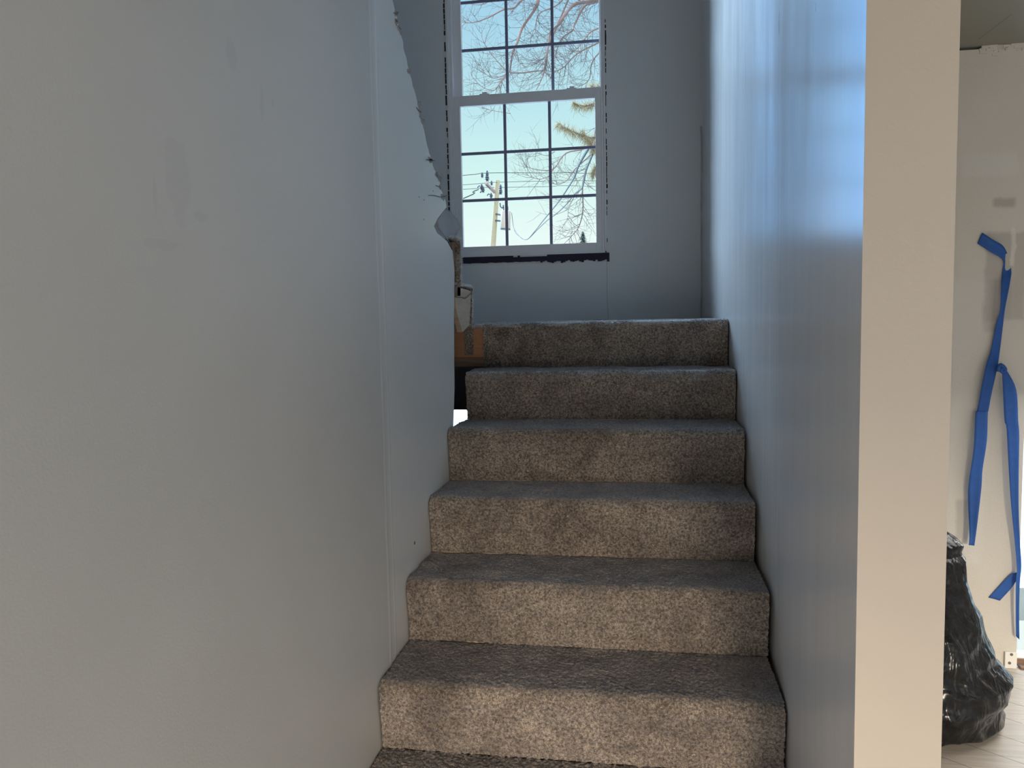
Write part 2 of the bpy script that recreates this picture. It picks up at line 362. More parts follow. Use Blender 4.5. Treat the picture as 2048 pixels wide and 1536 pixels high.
def smoothpath(pts, sub=4):
    P = [Vector(p) for p in pts]; out = []
    for i in range(len(P) - 1):
        p0, p1, p2, p3 = P[max(i - 1, 0)], P[i], P[i + 1], P[min(i + 2, len(P) - 1)]
        for k in range(sub):
            s = k / sub
            out.append(.5 * ((2 * p1) + (p2 - p0) * s + (2 * p0 - 5 * p1 + 4 * p2 - p3) * s * s + (3 * p1 - p0 - 3 * p2 + p3) * s ** 3))
    out.append(P[-1]); return out
def mesh_np(name, V, Fc):
    me = bpy.data.meshes.new(name); V = np.asarray(V, np.float32); Fc = np.asarray(Fc, np.int32); k = Fc.shape[1]
    me.vertices.add(len(V)); me.vertices.foreach_set('co', V.ravel()); me.loops.add(Fc.size); me.loops.foreach_set('vertex_index', Fc.ravel())
    me.polygons.add(len(Fc)); me.polygons.foreach_set('loop_start', np.arange(0, Fc.size, k, dtype=np.int32)); me.polygons.foreach_set('loop_total', np.full(len(Fc), k, np.int32))
    me.update(calc_edges=True); me.validate(); return me

# ------------------------------------------------------------------ setting: lower rooms
b = bmesh.new(); box(b, XO - .1, 4.1, YBK - .1, YF + .01, ZF - .1, ZF); box(b, XO - .1, XP, YF + .01, YW + .14, ZF - .1, ZF); struct('floor', b, M['floor'])
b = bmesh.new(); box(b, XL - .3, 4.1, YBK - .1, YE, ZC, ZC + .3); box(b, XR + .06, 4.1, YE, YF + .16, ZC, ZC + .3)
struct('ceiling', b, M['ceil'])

# left wall: drywall with its upper end torn away along the rake of the upper flight
def jit(pts, step=.018, amp=.004):
    out = []
    for (a, c), (d, e) in zip(pts, pts[1:]):
        n = max(1, int(math.hypot(d - a, e - c) / step))
        for k in range(n):
            s = k / n; q = random.gauss(0, amp) if 0 < k else 0
            nx, ny = -(e - c), (d - a); ln = math.hypot(nx, ny)
            out.append((a + (d - a) * s + nx / ln * q, c + (e - c) * s + ny / ln * q))
    out.append(pts[-1]); return out
def pl(x, y): P = atX(x, y, XL); return (P.y, P.z)
rake = [pl(*q) for q in ((906, 872), (909, 780), (908, 640), (909, 540), (905, 502), (894, 482), (874, 466), (868, 452), (876, 436), (893, 414), (885, 386), (878, 360), (868, 338), (852, 280), (836, 210), (815, 130), (800, 62), (785, 0))]
edge = jit(rake[:4], .03, .0012) + rake[4:9] + jit(rake[9:], .016, .0035)
ys, zs = edge[-1]
outline = [(-.60, ZF), (3.0, ZF), (rake[0][0], rake[0][1] - .05)] + edge + [(YE + .01, zs + (ys - YE) * .86), (YE + .01, ZC), (-.60, ZC)]
from mathutils.geometry import delaunay_2d_cdt
def sheet(outline, X, th):
    n = len(outline)
    vs, es, fs, *_ = delaunay_2d_cdt([Vector(p) for p in outline], [], [list(range(n))], 1, 1e-6)
    b = bmesh.new(); A = [b.verts.new((X, v.x, v.y)) for v in vs]; B = [b.verts.new((X - th, v.x, v.y)) for v in vs]
    cnt = {}
    for f in fs:
        b.faces.new([A[i] for i in f]); b.faces.new([B[i] for i in reversed(f)])
        for i in range(len(f)):
            e = (f[i], f[(i + 1) % len(f)]); cnt[e] = 1
    for (i, j) in cnt:
        if (j, i) not in cnt: b.faces.new((A[j], A[i], B[i], B[j]))
    bmesh.ops.recalc_face_normals(b, faces=b.faces[:]); return b
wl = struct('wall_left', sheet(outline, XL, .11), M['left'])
# ragged gypsum paper hanging along the torn edge
b = bmesh.new()
def px3(x, y, X=XL + .002): return atX(x, y, X)
for cx, cyy, ln in ((791, 22, 14), (794, 40, 12), (799, 58, 16), (838, 212, 22), (842, 236, 16), (860, 316, 6), (874, 345, 12), (878, 355, 14), (882, 372, 12), (886, 390, 8), (818, 140, 5)):
    for k in range(5):
        x = cx + random.uniform(-2, 3); y = cyy + random.uniform(-ln / 2, ln / 2)
        pts = [px3(x - 2, y), px3(x + random.uniform(2, 5), y + random.uniform(-2, 4)), px3(x + random.uniform(0, 4), y + random.uniform(5, 9))]
        c = sum(pts, Vector()) / 3
        prism([p for p in pts], (-.004, 0, 0), b)
obj('torn_edge', b, M['paper'], wl)
# loose paper strands and nail dimples on the drywall
b = bmesh.new()
for q in (((853, 319), (861, 321), (870, 321)), ((857, 391), (868, 391), (884, 394), (893, 391)), ((833, 215), (837, 221), (842, 224)), ((872, 371), (880, 374))):
    tube(b, smoothpath([px3(x, y, XL + .004) for x, y in q], 3), .0013, 4)
obj('loose_thread', b, M['black'], wl)
for x, y in ((838, 394), (848, 439), (866, 382), (848, 400), (829, 1086)):
    P = px3(x, y, XL); b = bmesh.new(); bmesh.ops.create_uvsphere(b, u_segments=8, v_segments=5, radius=.0028 if y < 1000 else .006)
    for v in b.verts: v.co = Vector((v.co.x * .4, v.co.y, v.co.z)) + P
    obj('nail_head', b, M['screw'], wl)
# bent flap of board paper at the end of the torn edge
b = bmesh.new(); rowA = [(893, 413), (882, 428), (872, 442), (876, 457), (890, 474), (905, 496)]; rowB = [(901, 417), (911, 428), (920, 438), (927, 455), (921, 462), (913, 480)]
G = []
for (xa, ya), (xb, yb) in zip(rowA, rowB):
    a = atX(xa, ya, XL - .004); e = atX(xb, yb, XL - .012); row = []
    for k in range(7):
        s = k / 6; p = a.lerp(e, s); p.x -= .022 * math.sin(math.pi * s * .8); row.append(b.verts.new(p))
    G.append(row)
for i in range(len(G) - 1):
    for k in range(6): b.faces.new((G[i][k], G[i][k + 1], G[i + 1][k + 1], G[i + 1][k]))
fl = obj('torn_flap', b, M['flap'], wl, True); sd = fl.modifiers.new('thick', 'SOLIDIFY'); sd.thickness = .002; fl['label'] = 'grey curled flap of torn board paper'

# right wall between the stairs and the next room: streaky paint towards the stairs, beige primed end
b = bmesh.new()                     # its last board bows slightly between the joint and the end
def bow(y):
    if y >= 3.5: return XR
    if y >= 2.26: return XR + .011 * (.5 + .5 * math.cos(math.pi * (y - 2.26) / 1.24))
    return XR + .011 - .0185 * (1 - ((y - YE) / (2.26 - YE)) ** 2)
ysr = [YE + (2.26 - YE) * k / 14 for k in range(15)] + [2.26 + 1.24 * k / 12 for k in range(1, 13)] + [YW]
zsr = (ZF, -.8, 0, .8, 1.6, ZT)
gr = [[b.verts.new((bow(y), y, z)) for z in zsr] for y in ysr]           # the painted face towards the stairs
for p, q in zip(gr, gr[1:]):
    for k in range(len(zsr) - 1): b.faces.new((p[k], p[k + 1], q[k + 1], q[k])).smooth = True
vv = lambda x, y, z: b.verts.new((x, y, z))
b.faces.new((vv(bow(YE), YE, ZF), vv(XP, YE, ZF), vv(XP, YE, ZT), vv(bow(YE), YE, ZT))).material_index = 1
b.faces.new((vv(XP, YE, ZF), vv(XP, YW, ZF), vv(XP, YW, ZT), vv(XP, YE, ZT))).material_index = 1
b.faces.new((vv(XR, YW, ZF), vv(XR, YW, ZT), vv(XP, YW, ZT), vv(XP, YW, ZF))).material_index = 1
for z in (ZF, ZT): b.faces.new([vv(bow(y), y, z) for y in ysr] + [vv(XP, YW, z), vv(XP, YE, z)]).material_index = 1
struct('wall_right', b, [M['right'], M['end']])

# far wall of the right-hand room, its doorway at the right
XD = atY(2034, 1280, YF).x
b = bmesh.new()
xg = atY(1974, 93, YF).x
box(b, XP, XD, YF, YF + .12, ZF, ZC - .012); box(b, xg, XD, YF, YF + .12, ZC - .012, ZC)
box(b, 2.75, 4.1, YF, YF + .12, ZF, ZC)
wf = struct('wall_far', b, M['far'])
b = bmesh.new()
for k in range(60):
    x = xg + random.uniform(-.03, .16); z = ZC - abs(random.gauss(0, .014)) - .006; s = random.uniform(.003, .012)
    box(b, x, x + s * 2.2, YF - random.uniform(.001, .005), YF + .005, z, z + s)
obj('crumbled_joint', b, M['far'], wf)
P0 = atY(2008, 1302, YF); P1 = atY(2032, 1334, YF)
jb = obj('jamb_block', boxm(P0.x, XD - .002, YF - .012, YF, ZF, P0.z, bev=.002), M['white'], wf); jb['label'] = 'small white block with screw holes'
for (x, y) in ((2023, 1309), (2019, 1326)):
    P = atY(x, y, YF - .012); b = bmesh.new(); bmesh.ops.create_cone(b, cap_ends=True, segments=10, radius1=.007, radius2=.006, depth=.004, matrix=Matrix.Translation(P) @ Matrix.Rotation(math.pi / 2, 4, 'X')); obj('screw', b, M['screw'], jb)
# patio door in the gap
b = bmesh.new(); box(b, XD, 2.75, YF + .03, YF + .11, ZF, ZF + .035, bev=.004); box(b, 2.70, 2.75, YF + .03, YF + .11, ZF + .035, ZC); box(b, XD, 2.70, YF + .03, YF + .11, ZC - .06, ZC)
d1 = struct('door_1', b, M['white'])
obj('pane', boxm(XD + .001, 2.70, YF + .068, YF + .072, ZF + .036, ZC - .06), M['glass'], d1)
b = bmesh.new(); box(b, XD + .01, 2.7, YF + .02, YF + .03, ZF + .012, ZF + .03); box(b, XD + .01, XD + .05, YF - .02, YF + .02, ZF, ZF + .012, bev=.003)
obj('threshold_track', b, M['brown'], d1)
# walls behind the camera and at the far side, openings added to let light in
b = bmesh.new(); zt, zb2 = .42, ZF
box(b, XL - .11, .10, YBK - .12, YBK, ZF, ZC); box(b, 1.35, 1.62, YBK - .12, YBK, ZF, ZC); box(b, 3.2, 4.1, YBK - .12, YBK, ZF, ZC); box(b, .10, 1.35, YBK - .12, YBK, zt, ZC); box(b, 1.62, 3.2, YBK - .12, YBK, zt, ZC)
struct('wall_front', b, M['shell'])
b = bmesh.new(); box(b, XL - .11, XL, YBK, -2.40, ZF, ZC); box(b, XL - .11, XL, -2.40, -.60, .22, ZC); box(b, XL - .11, XL, -2.40, -.60, ZF, -1.48)
struct('wall_hall', b, M['shell'])
b = bmesh.new(); box(b, 4.0, 4.12, YBK, -2.35, ZF, ZC); box(b, 4.0, 4.12, -.05, YF, ZF, ZC); box(b, 4.0, 4.12, -2.35, -.05, .25, ZC); box(b, 4.0, 4.12, -2.35, -.05, ZF, -1.35)
struct('wall_side', b, M['shell'])

# ------------------------------------------------------------------ setting: stairwell
WX0, WX1 = atY(897, 300, YW).x, atY(1212, 300, YW).x
WZ0, WZ1 = .385, 2.30
LX0, LX1 = atY(894, 830, YW).x - .09, atY(936, 830, YW).x
LZ0, LZ1 = atY(915, 880, YW).z, atY(915, 819, YW).z
b = bmesh.new(); Y0, Y1 = YW, YW + .14
box(b, XO, WX0, Y0, Y1, ZL - .02, ZT); box(b, WX1, XP, Y0, Y1, ZL - .02, ZT); box(b, WX0, WX1, Y0, Y1, ZL - .02, WZ0); box(b, WX0, WX1, Y0, Y1, WZ1, ZT)
box(b, XO, LX0, Y0, Y1, ZF, ZL - .02); box(b, LX1, XP, Y0, Y1, ZF, ZL - .02); box(b, LX0, LX1, Y0, Y1, ZF, LZ0); box(b, LX0, LX1, Y0, Y1, LZ1, ZL - .02)
box(b, XO, LX0, Y1, Y1 + .22, ZF, -.40); box(b, LX1, XP, Y1, Y1 + .22, ZF, -.40); box(b, LX0, LX1, Y1, Y1 + .22, LZ1 + .03, -.40)  # outer slabs added to deepen the reveal and block sun from the void
struct('wall_back', b, M['back'])
struct('wall_stairwell', boxm(XO - .12, XO, YE, YW + .14, ZF, ZT), M['upper'])
b = bmesh.new(); box(b, XO, XP, YE - .12, YE, ZC + .3, ZT); box(b, XO, XL - .11, YE - .12, YE, ZF, ZC + .3); struct('wall_upper_front', b, M['upper'])
struct('ceiling_stairwell', boxm(XO - .12, XP, YE - .12, YW + .14, ZT, ZT + .1), M['upper'])
# lower window glimpsed under the landing
b = bmesh.new(); box(b, LX0, LX1, Y0 - .01, Y0 + .05, LZ1, LZ1 + .012)
zz = atY(915, 803, YW).z; box(b, LX0 - .05, LX1 + .05, Y0 - .02, Y0, zz - .004, zz + .004)
w2 = struct('window_2', b, M['white'])
obj('pane', boxm(LX0, LX1, Y0 + .06, Y0 + .064, LZ0, LZ1), M['glass'], w2)

# ------------------------------------------------------------------ landing window (nine panes over nine)
w1 = bpy.data.objects.new('window_1', None); COL.objects.link(w1); w1['kind'] = 'structure'; w1['label'] = 'tall white double-hung window with dark grilles over the landing'
fx0, fx1 = WX0, WX1
gx0, gx1 = atY(919, 100, YW).x, atY(1197, 100, YW).x      # upper glass
lx0, lx1 = atY(922, 350, YW).x, atY(1191, 350, YW).x      # lower glass
zr0, zr1 = atY(920, 212, YW).z, atY(920, 191, YW).z       # meeting rail
zl0 = atY(922, 494, YW).z
b = bmesh.new()                                            # frame with stepped jambs
for x0, x1, y0, y1 in ((fx0, fx0 + .016, YW - .004, YW + .10), (fx0 + .016, fx0 + .034, YW + .006, YW + .10), (fx1 - .012, fx1, YW - .004, YW + .10), (fx1 - .028, fx1 - .012, YW + .006, YW + .10)):
    box(b, x0, x1, y0, y1, WZ0, WZ1, bev=.0015)
box(b, fx0, fx1, YW - .004, YW + .10, WZ1 - .03, WZ1, bev=.0015); box(b, fx0, fx1, YW - .004, YW + .10, WZ0, WZ0 + .014, bev=.0015)
obj('window_frame', b, M['frame'], w1)
def sash(name, x0, x1, z0, z1, gx0, gx1, gz0, gz1, y0, y1):
    b = bmesh.new(); box(b, x0, gx0, y0, y1, z0, z1, bev=.002); box(b, gx1, x1, y0, y1, z0, z1, bev=.002); box(b, gx0, gx1, y0, y1, z0, gz0, bev=.002); box(b, gx0, gx1, y0, y1, gz1, z1, bev=.002)
    s = obj(name, b, M['frame'], w1)
    b = bmesh.new(); ym = (y0 + y1) / 2
    for k in (1, 2):
        x = gx0 + (gx1 - gx0) * k / 3; box(b, x - .0085, x + .0085, ym - .004, ym + .004, gz0, gz1)
        z = gz0 + (gz1 - gz0) * k / 3; box(b, gx0, gx1, ym - .0045, ym + .0035, z - .0085, z + .0085)
    obj('muntin_grid', b, M['muntin'], s)
    obj('pane', boxm(gx0, gx1, ym + .010, ym + .014, gz0, gz1), M['glass'], s)
    return s
sash('upper_sash', fx0 + .034, fx1 - .028, zr0 + .01, WZ1 - .03, gx0, gx1, zr1, zr1 + (zr0 - zl0), YW + .050, YW + .085)
ls = sash('lower_sash', fx0 + .034, fx1 - .028, WZ0 + .014, zr1, lx0, lx1, zl0, zr0, YW + .012, YW + .048)
for x, y in ((969, 187), (1143, 180)):
    P = atY(x, y, YW + .03); b = bmesh.new(); box(b, P.x - .03, P.x + .03, YW + .016, YW + .044, zr1 - .001, zr1 + .007, bev=.002); box(b, P.x - .014, P.x + .018, YW + .020, YW + .040, zr1 + .007, zr1 + .018, bev=.004); obj('sash_lock', b, M['frame'], w1)
# dark sealant left where the sill board was pried off, and down both sides
def strip(name, segs, y0=YW - .006, mat=None, par=None):
    b = bmesh.new()
    for x0, x1, z0, z1 in segs: box(b, x0, x1, y0 - random.uniform(0, .004), YW + .002, z0, z1)
    return obj(name, b, mat or M['caulk'], par)
segs = []; n = 70
for k in range(n):
    x0 = fx0 + (fx1 + .014 - fx0) * k / n; x1 = fx0 + (fx1 + .014 - fx0) * (k + 1) / n + .0005; s = k / n
    lo = WZ0 - .036 - (.016 * random.random() if s > .55 else .003 * random.random()); hi = WZ0 + .001 - (.009 if .38 < s < .62 and random.random() < .7 else 0)
    segs.append((x0, x1, lo, hi))
st = strip('trim_1', segs); st['kind'] = 'structure'; st['label'] = 'ragged dark strip of old sealant under the landing window'
segs = []
for k in range(60):
    z = WZ0 + (WZ1 - WZ0) * k / 60
    if random.random() < .85: segs.append((fx0 - .006 - random.uniform(0, .004), fx0 - random.uniform(0, .002), z, z + (WZ1 - WZ0) / 60 * random.uniform(.7, 1.02)))
    if random.random() < .6: segs.append((fx1, fx1 + random.uniform(.003, .008), z, z + (WZ1 - WZ0) / 60 * random.uniform(.5, 1.02)))
st = strip('trim_2', segs, YW - .002, M['gap']); st['kind'] = 'structure'; st['label'] = 'dark broken gap along both sides of the window frame'

# ------------------------------------------------------------------ carpeted stairs
def nz3(P, sc, seed=0.0):
    """cheap vectorised value noise"""
    Q = P * sc + seed; I = np.floor(Q).astype(np.int64); Fr = Q - I; Fr = Fr * Fr * (3 - 2 * Fr)
    def h(i, j, k):
        n = (i * 374761393 + j * 668265263 + k * 2147483647 + 1013) & 0xffffffff
        n = ((n ^ (n >> 13)) * 1274126177) & 0xffffffff
        return ((n ^ (n >> 16)) & 0xffff) / 65535.0
    out = 0
    for a in (0, 1):
        for c in (0, 1):
            for d in (0, 1):
                wgt = (Fr[:, 0] if a else 1 - Fr[:, 0]) * (Fr[:, 1] if c else 1 - Fr[:, 1]) * (Fr[:, 2] if d else 1 - Fr[:, 2])
                out = out + wgt * h(I[:, 0] + a, I[:, 1] + c, I[:, 2] + d)
    return out
def resample(pts, step):
    P = np.array(pts, float); d = np.r_[0, np.cumsum(np.hypot(*np.diff(P, axis=0).T))]; n = max(2, int(d[-1] / step)); s = np.linspace(0, d[-1], n)
    return np.c_[np.interp(s, d, P[:, 0]), np.interp(s, d, P[:, 1])]
def carpet_mesh(name, prof, x0, x1, step=.0035, amp=.0028):
    """sheet of tufted carpet swept along X over a (Y,Z) profile"""
    pr = resample(prof, step); m = len(pr); n = max(2, int((x1 - x0) / (step * 1.1))); xs = np.linspace(x0, x1, n)
    tg = np.gradient(pr, axis=0); nr = np.c_[-tg[:, 1], tg[:, 0]]; nr /= np.linalg.norm(nr, axis=1)[:, None] + 1e-9
    V = np.zeros((m, n, 3)); V[:, :, 0] = xs[None]; V[:, :, 1] = pr[:, 0][:, None]; V[:, :, 2] = pr[:, 1][:, None]
    Nn = np.zeros((m, n, 3)); Nn[:, :, 1] = nr[:, 0][:, None]; Nn[:, :, 2] = nr[:, 1][:, None]
    Pf = V.reshape(-1, 3); hgt = (rng.random(len(Pf)) - .5) * amp * 1.3 + (nz3(Pf, 150.) - .5) * amp * 1.6 + (nz3(Pf, 14., 7.) - .5) * .006
    Pf = Pf + Nn.reshape(-1, 3) * hgt[:, None]
    e = np.zeros((m, n)); e[:, 0] = 1; e[:, -1] = -1
    Pf[:, 0] += (e * (.0 + .004 * rng.random((m, n)))).ravel()
    i = np.arange((m - 1) * (n - 1)); r = i // (n - 1); c = i % (n - 1); a = r * n + c
    return mesh_np(name, Pf, np.c_[a, a + 1, a + n + 1, a + n]), pr, nr
def fibres(name, prof, x0, x1, count, length, parent, mat, width=.0011, spread=.5):
    pr = resample(prof, .002); tg = np.gradient(pr, axis=0); nr = np.c_[-tg[:, 1], tg[:, 0]]; nr /= np.linalg.norm(nr, axis=1)[:, None] + 1e-9
    k = rng.integers(0, len(pr), count); x = rng.uniform(x0, x1, count)
    p = np.c_[x, pr[k, 0], pr[k, 1]]; d = np.c_[np.zeros(count), nr[k, 0], nr[k, 1]] + rng.normal(0, spread, (count, 3)); d /= np.linalg.norm(d, axis=1)[:, None]
    L = length * rng.uniform(.4, 1.15, count)[:, None]; sd = np.cross(d, rng.normal(0, 1, (count, 3))); sd /= np.linalg.norm(sd, axis=1)[:, None] + 1e-9
    bend = rng.normal(0, .35, (count, 3)) * L
    V = np.stack([p - sd * width / 2, p + sd * width / 2, p + d * L * .6 + sd * width / 2, p + d * L * .6 - sd * width / 2, p + d * L + bend * .5], 1).reshape(-1, 3)
    o = np.arange(count)[:, None] * 5
    me = mesh_np(name, V, np.r_[np.c_[o, o + 1, o + 2], np.c_[o, o + 2, o + 3], np.c_[o + 3, o + 2, o + 4]])
    ob = obj(name, me, mat, parent); ob['kind'] = 'stuff'
    return ob
def yr(k): return D0 + k * T_
def zt_(k): return ZB + k * R_
def step_profile(k, back=None):
    y0, z0, z1 = yr(k - 1), zt_(k - 1), zt_(k); yb = yr(k) if back is None else back
    rad = .030; yn = y0 - .020
    pts = [(y0 - .002, z0), (y0 - .004, z0 + .02), (y0 - .010, z0 + .09), (yn, z1 - rad - .008)]
    for a in np.linspace(0, 90, 9): pts.append((yn + rad - rad * math.cos(math.radians(a)), z1 - rad + rad * math.sin(math.radians(a))))
    pts += [(yn + .12, z1 - .001), (yb, z1 - .002)]
    return [(a, c) for a, c in reversed(pts)][::-1]
stairs = thing('staircase', 'lower flight of worn brown carpeted steps rising to the landing under the window', 'staircase', (-.18, yr(-2), ZF))
for k in range(-1, 6):
    jx0, jx1 = XL + random.uniform(0, .003), XR - random.uniform(0, .003)
    if k >= 5: jx0 += .006
    prof = step_profile(k)[::-1]
    me, pr, nr = carpet_mesh('step', prof, jx0 + .001, jx1 - .001, .0035 if k < 3 else .0045)
    s = obj('step', me, M['carpet'], stairs)
    c = boxm(jx0 + .006, jx1 - .006, yr(k - 1) + .012, yr(k) + .012, (zt_(k - 1) - .012) if k > -1 else ZF, zt_(k) - .012)
    obj('step_core', c, M['pine'], s)
    y0 = yr(k - 1) - .02
    edge_prof = [q for q in prof if q[0] < y0 + .10 and q[1] > zt_(k) - .05]
    fibres('carpet_pile', edge_prof, jx0 + .004, jx1 - .004, 9000 if k < 4 else 14000, .0075 if k < 4 else .0085, s, M['carpet'] if k < 5 else M['fringe'])

# landing on its rim boards
land = obj('stair_landing', boxm(XO + .001, XR - .001, yr(5) + .02, YW - .001, ZL - .02, ZL - .008), M['pine']); tag(land, 'carpeted stair landing under the tall window, its fuzzy front edge backlit', 'landing')
prof = [(YW - .002, ZL), (yr(5) + .2, ZL)] + [q for q in step_profile(6)[::-1] if q[0] < yr(5) + .1]
me, pr, nr = carpet_mesh('landing_carpet', prof, XL + .027, XR - .002, .0045); lc = obj('landing_carpet', me, M['carpet'], land)
me, pr, nr = carpet_mesh('landing_carpet', [(YW - .002, ZL), (yr(5) + .006, ZL)], XO + .01, XL + .027, .007); obj('landing_carpet', me, M['carpet'], land)
fibres('carpet_pile', [q for q in prof if q[0] < yr(5) + .05 and q[1] > ZL - .014], XL - .02, XR - .004, 40000, .012, lc, M['fringe'])
yl = yr(5)
rim = obj('rim_board', boxm(XO, XL + .03, yl + .004, yl + .04, ZL - .145, ZL - .012), M['orange'], land); rim['label'] = 'exposed orange pine board under the carpet end'
obj('lower_rim_board', boxm(XO, XL + .03, yl - .006, yl + .04, ZL - .185, ZL - .146), M['brown'], land)
obj('landing_joist', boxm(XL + .03, XR - .01, yl + .012, yl + .05, ZL - .19, ZL - .012), M['pine'], land)
me, pr, nr = carpet_mesh('carpet_end', [(yl + .02, ZL + .003), (yl - .004, ZL - .002), (yl - .010, ZL - .03), (yl - .006, ZL - .135)][::1], atY(929, 690, yl).x, atY(949, 690, yl).x, .004); obj('carpet_end', me, M['carpet'], land)

# ------------------------------------------------------------------ upper flight turning back over the left side
up = thing('upper_staircase', 'upper flight of carpeted steps with bare wood side, behind the torn wall end', 'staircase', (-1.25, 3.25, ZL))
n1 = atX(945, 577, XL); r1 = atX(940, 648, XL); n2 = atX(922, 482, XL + .018)
yb1 = n2.y - .012
def ustep(y_nose, z, z0, yb, xe, xi):
    rad = .02
    pr = [(yb, z)] + [(y_nose - rad + rad * math.cos(math.radians(a)), z - rad + rad * math.sin(math.radians(a))) for a in np.linspace(90, 0, 7)] + [(y_nose - .004, z - .05), (y_nose - .018, z0)]
    me, _, _ = carpet_mesh('step', pr[::-1], XO + .01, xe, .006, .003)
    s = obj('step', me, M['carpet'], up)
    fibres('carpet_pile', pr, xe - .03, xe + .002, 6000, .012, s, M['fringe'], spread=.6)
    return s
ustep(n1.y, n1.z + .004, ZL, yb1 - .02, XL, None)
ustep(n2.y, n2.z + .004, n1.z, 2.965, XL + .018, None)
for k in range(2, 8):                     # the steps hidden behind the wall
    yy = n2.y - .25 * (k - 1); z = n2.z + .19 * (k - 1)
    if yy > YE + .3:
        me, _, _ = carpet_mesh('step', [(yy - .25, z), (yy - .02, z), (yy, z - .02), (yy - .01, z - .19)][::-1], XO + .01, XL - .12, .02, .003); obj('step', me, M['carpet'], up)
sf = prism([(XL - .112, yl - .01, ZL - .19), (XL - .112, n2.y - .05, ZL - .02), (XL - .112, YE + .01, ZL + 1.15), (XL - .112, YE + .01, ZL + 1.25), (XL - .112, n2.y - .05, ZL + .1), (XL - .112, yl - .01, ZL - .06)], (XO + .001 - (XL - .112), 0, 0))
obj('soffit_blocker', sf, M['gap'], up)  # unseen dark slab added to keep stairwell light out of the space below
def side(name, pxs, X, th, mat, lab=None):
    o = obj(name, prism([atX(x, y, X) for x, y in pxs], (-th, 0, 0)), M[mat], up)
    if lab: o['label'] = lab
    return o
side('riser_board', [(904, 484), (919, 484), (921, 572), (921, 592), (904, 592)], XL - .004, .03, 'brown', 'reddish brown bare riser board end')
side('tread_board', [(915, 574), (942, 582), (941, 594), (915, 594)], XL - .004, .03, 'pine', 'pale pine tread end')
side('stringer', [(904, 594), (912, 594), (932, 655), (934, 662), (904, 662)], XL - .03, .03, 'brown', 'brown wood behind the pale brace')
side('brace', [(910, 594), (942, 593), (939, 650), (934, 655), (925, 664), (913, 622)], XL - .008, .022, 'pine', 'pale pine brace board set at a slant')
b = bmesh.new(); tube(b, smoothpath([atX(x, y, XL + .004) for x, y in ((912, 594), (924, 595), (930, 597), (938, 590), (944, 583), (944, 577))], 4), .0016, 6); obj('wire', b, M['black'], up)

# ------------------------------------------------------------------ right-hand room: blue tape and the bag
def ribbon(name, L, Rr, d0, d1, label, wob=.008, knot=None):
    """strip from left and right edge points (photo pixels) hanging d0..d1 off the far wall"""
    n = len(L); Ls, Rs = [], []
    for i in range(n):
        s = i / (n - 1); off = d0 + (d1 - d0) * s + wob * math.sin(i * 1.7)
        Ls.append(atY(*L[i], YF - off)); Rs.append(atY(*Rr[i], YF - off - wob * .8 * math.cos(i * 1.3)))
    Ls, Rs = smoothpath(Ls, 5), smoothpath(Rs, 5)
    b = bmesh.new(); G = []
    for p, q in zip(Ls, Rs): G.append([b.verts.new(p.lerp(q, s) + Vector((0, .003 * math.sin(math.pi * s), 0))) for s in (0, .25, .5, .75, 1)])
    for i in range(len(G) - 1):
        for k in range(4): b.faces.new((G[i][k], G[i][k + 1], G[i + 1][k + 1], G[i + 1][k]))
    o = obj(name, b, M['tape'], None, True); sd = o.modifiers.new('thick', 'SOLIDIFY'); sd.thickness = .0006
    tag(o, label, 'tape', 'strips of blue tape on the far wall'); return o
def c5(x, y): return (1850 + x * .2605, 440 + y * .2605)
def c6(x, y): return (1850 + x * .4794, 800 + y * .4792)
tA = ribbon('masking_tape', [c5(402, 180), c5(500, 243), c5(598, 308), c5(592, 400), c5(585, 500), c5(575, 690), c5(545, 800), c5(505, 1000), c5(465, 1130), c5(425, 1330), c5(400, 1460), c6(210, 60), c6(203, 200), c6(182, 350), c6(180, 430), c6(185, 560), c6(182, 606)],
            [c5(440, 97), c5(525, 152), c5(612, 215), c5(660, 370), c5(655, 470), c5(615, 680), c5(600, 800), c5(575, 1000), c5(556, 1130), c5(512, 1330), c5(488, 1460), c6(262, 60), c6(258, 170), c6(240, 290), c6(235, 370), c6(218, 520), c6(206, 608)], .004, .045, 'longest blue tape strip, its folded top end stuck high on the wall')
tB = ribbon('masking_tape', [c5(592, 1165), c5(598, 1300), c5(610, 1536), c6(340, 120), c6(350, 300), c6(360, 450), c6(375, 600), c6(383, 700), c6(379, 760), c6(378, 880), c6(379, 985)],
            [c5(622, 1145), c5(700, 1300), c5(715, 1536), c6(393, 150), c6(391, 300), c6(391, 450), c6(396, 590), c6(402, 690), c6(396, 760), c6(393, 880), c6(394, 1000)], .05, .03, 'blue tape strip knotted to the longer one, hanging along the doorway edge', .005)
b = bmesh.new(); kp = [atY(*c5(x, y), YF - .055) for x, y in ((560, 1165), (575, 1115), (600, 1125), (615, 1150), (600, 1170), (580, 1150), (600, 1140))]
tube(b, smoothpath(kp, 4), .008, 6); obj('knot', b, M['tape'], tB, True)
tC = ribbon('masking_tape', [c6(265, 825), c6(350, 735), c6(375, 722), c6(391, 719)], [c6(312, 838), c6(358, 788), c6(380, 757), c6(391, 748)], .004, .02, 'short slanted blue tape piece stuck low beside the doorway', .002)

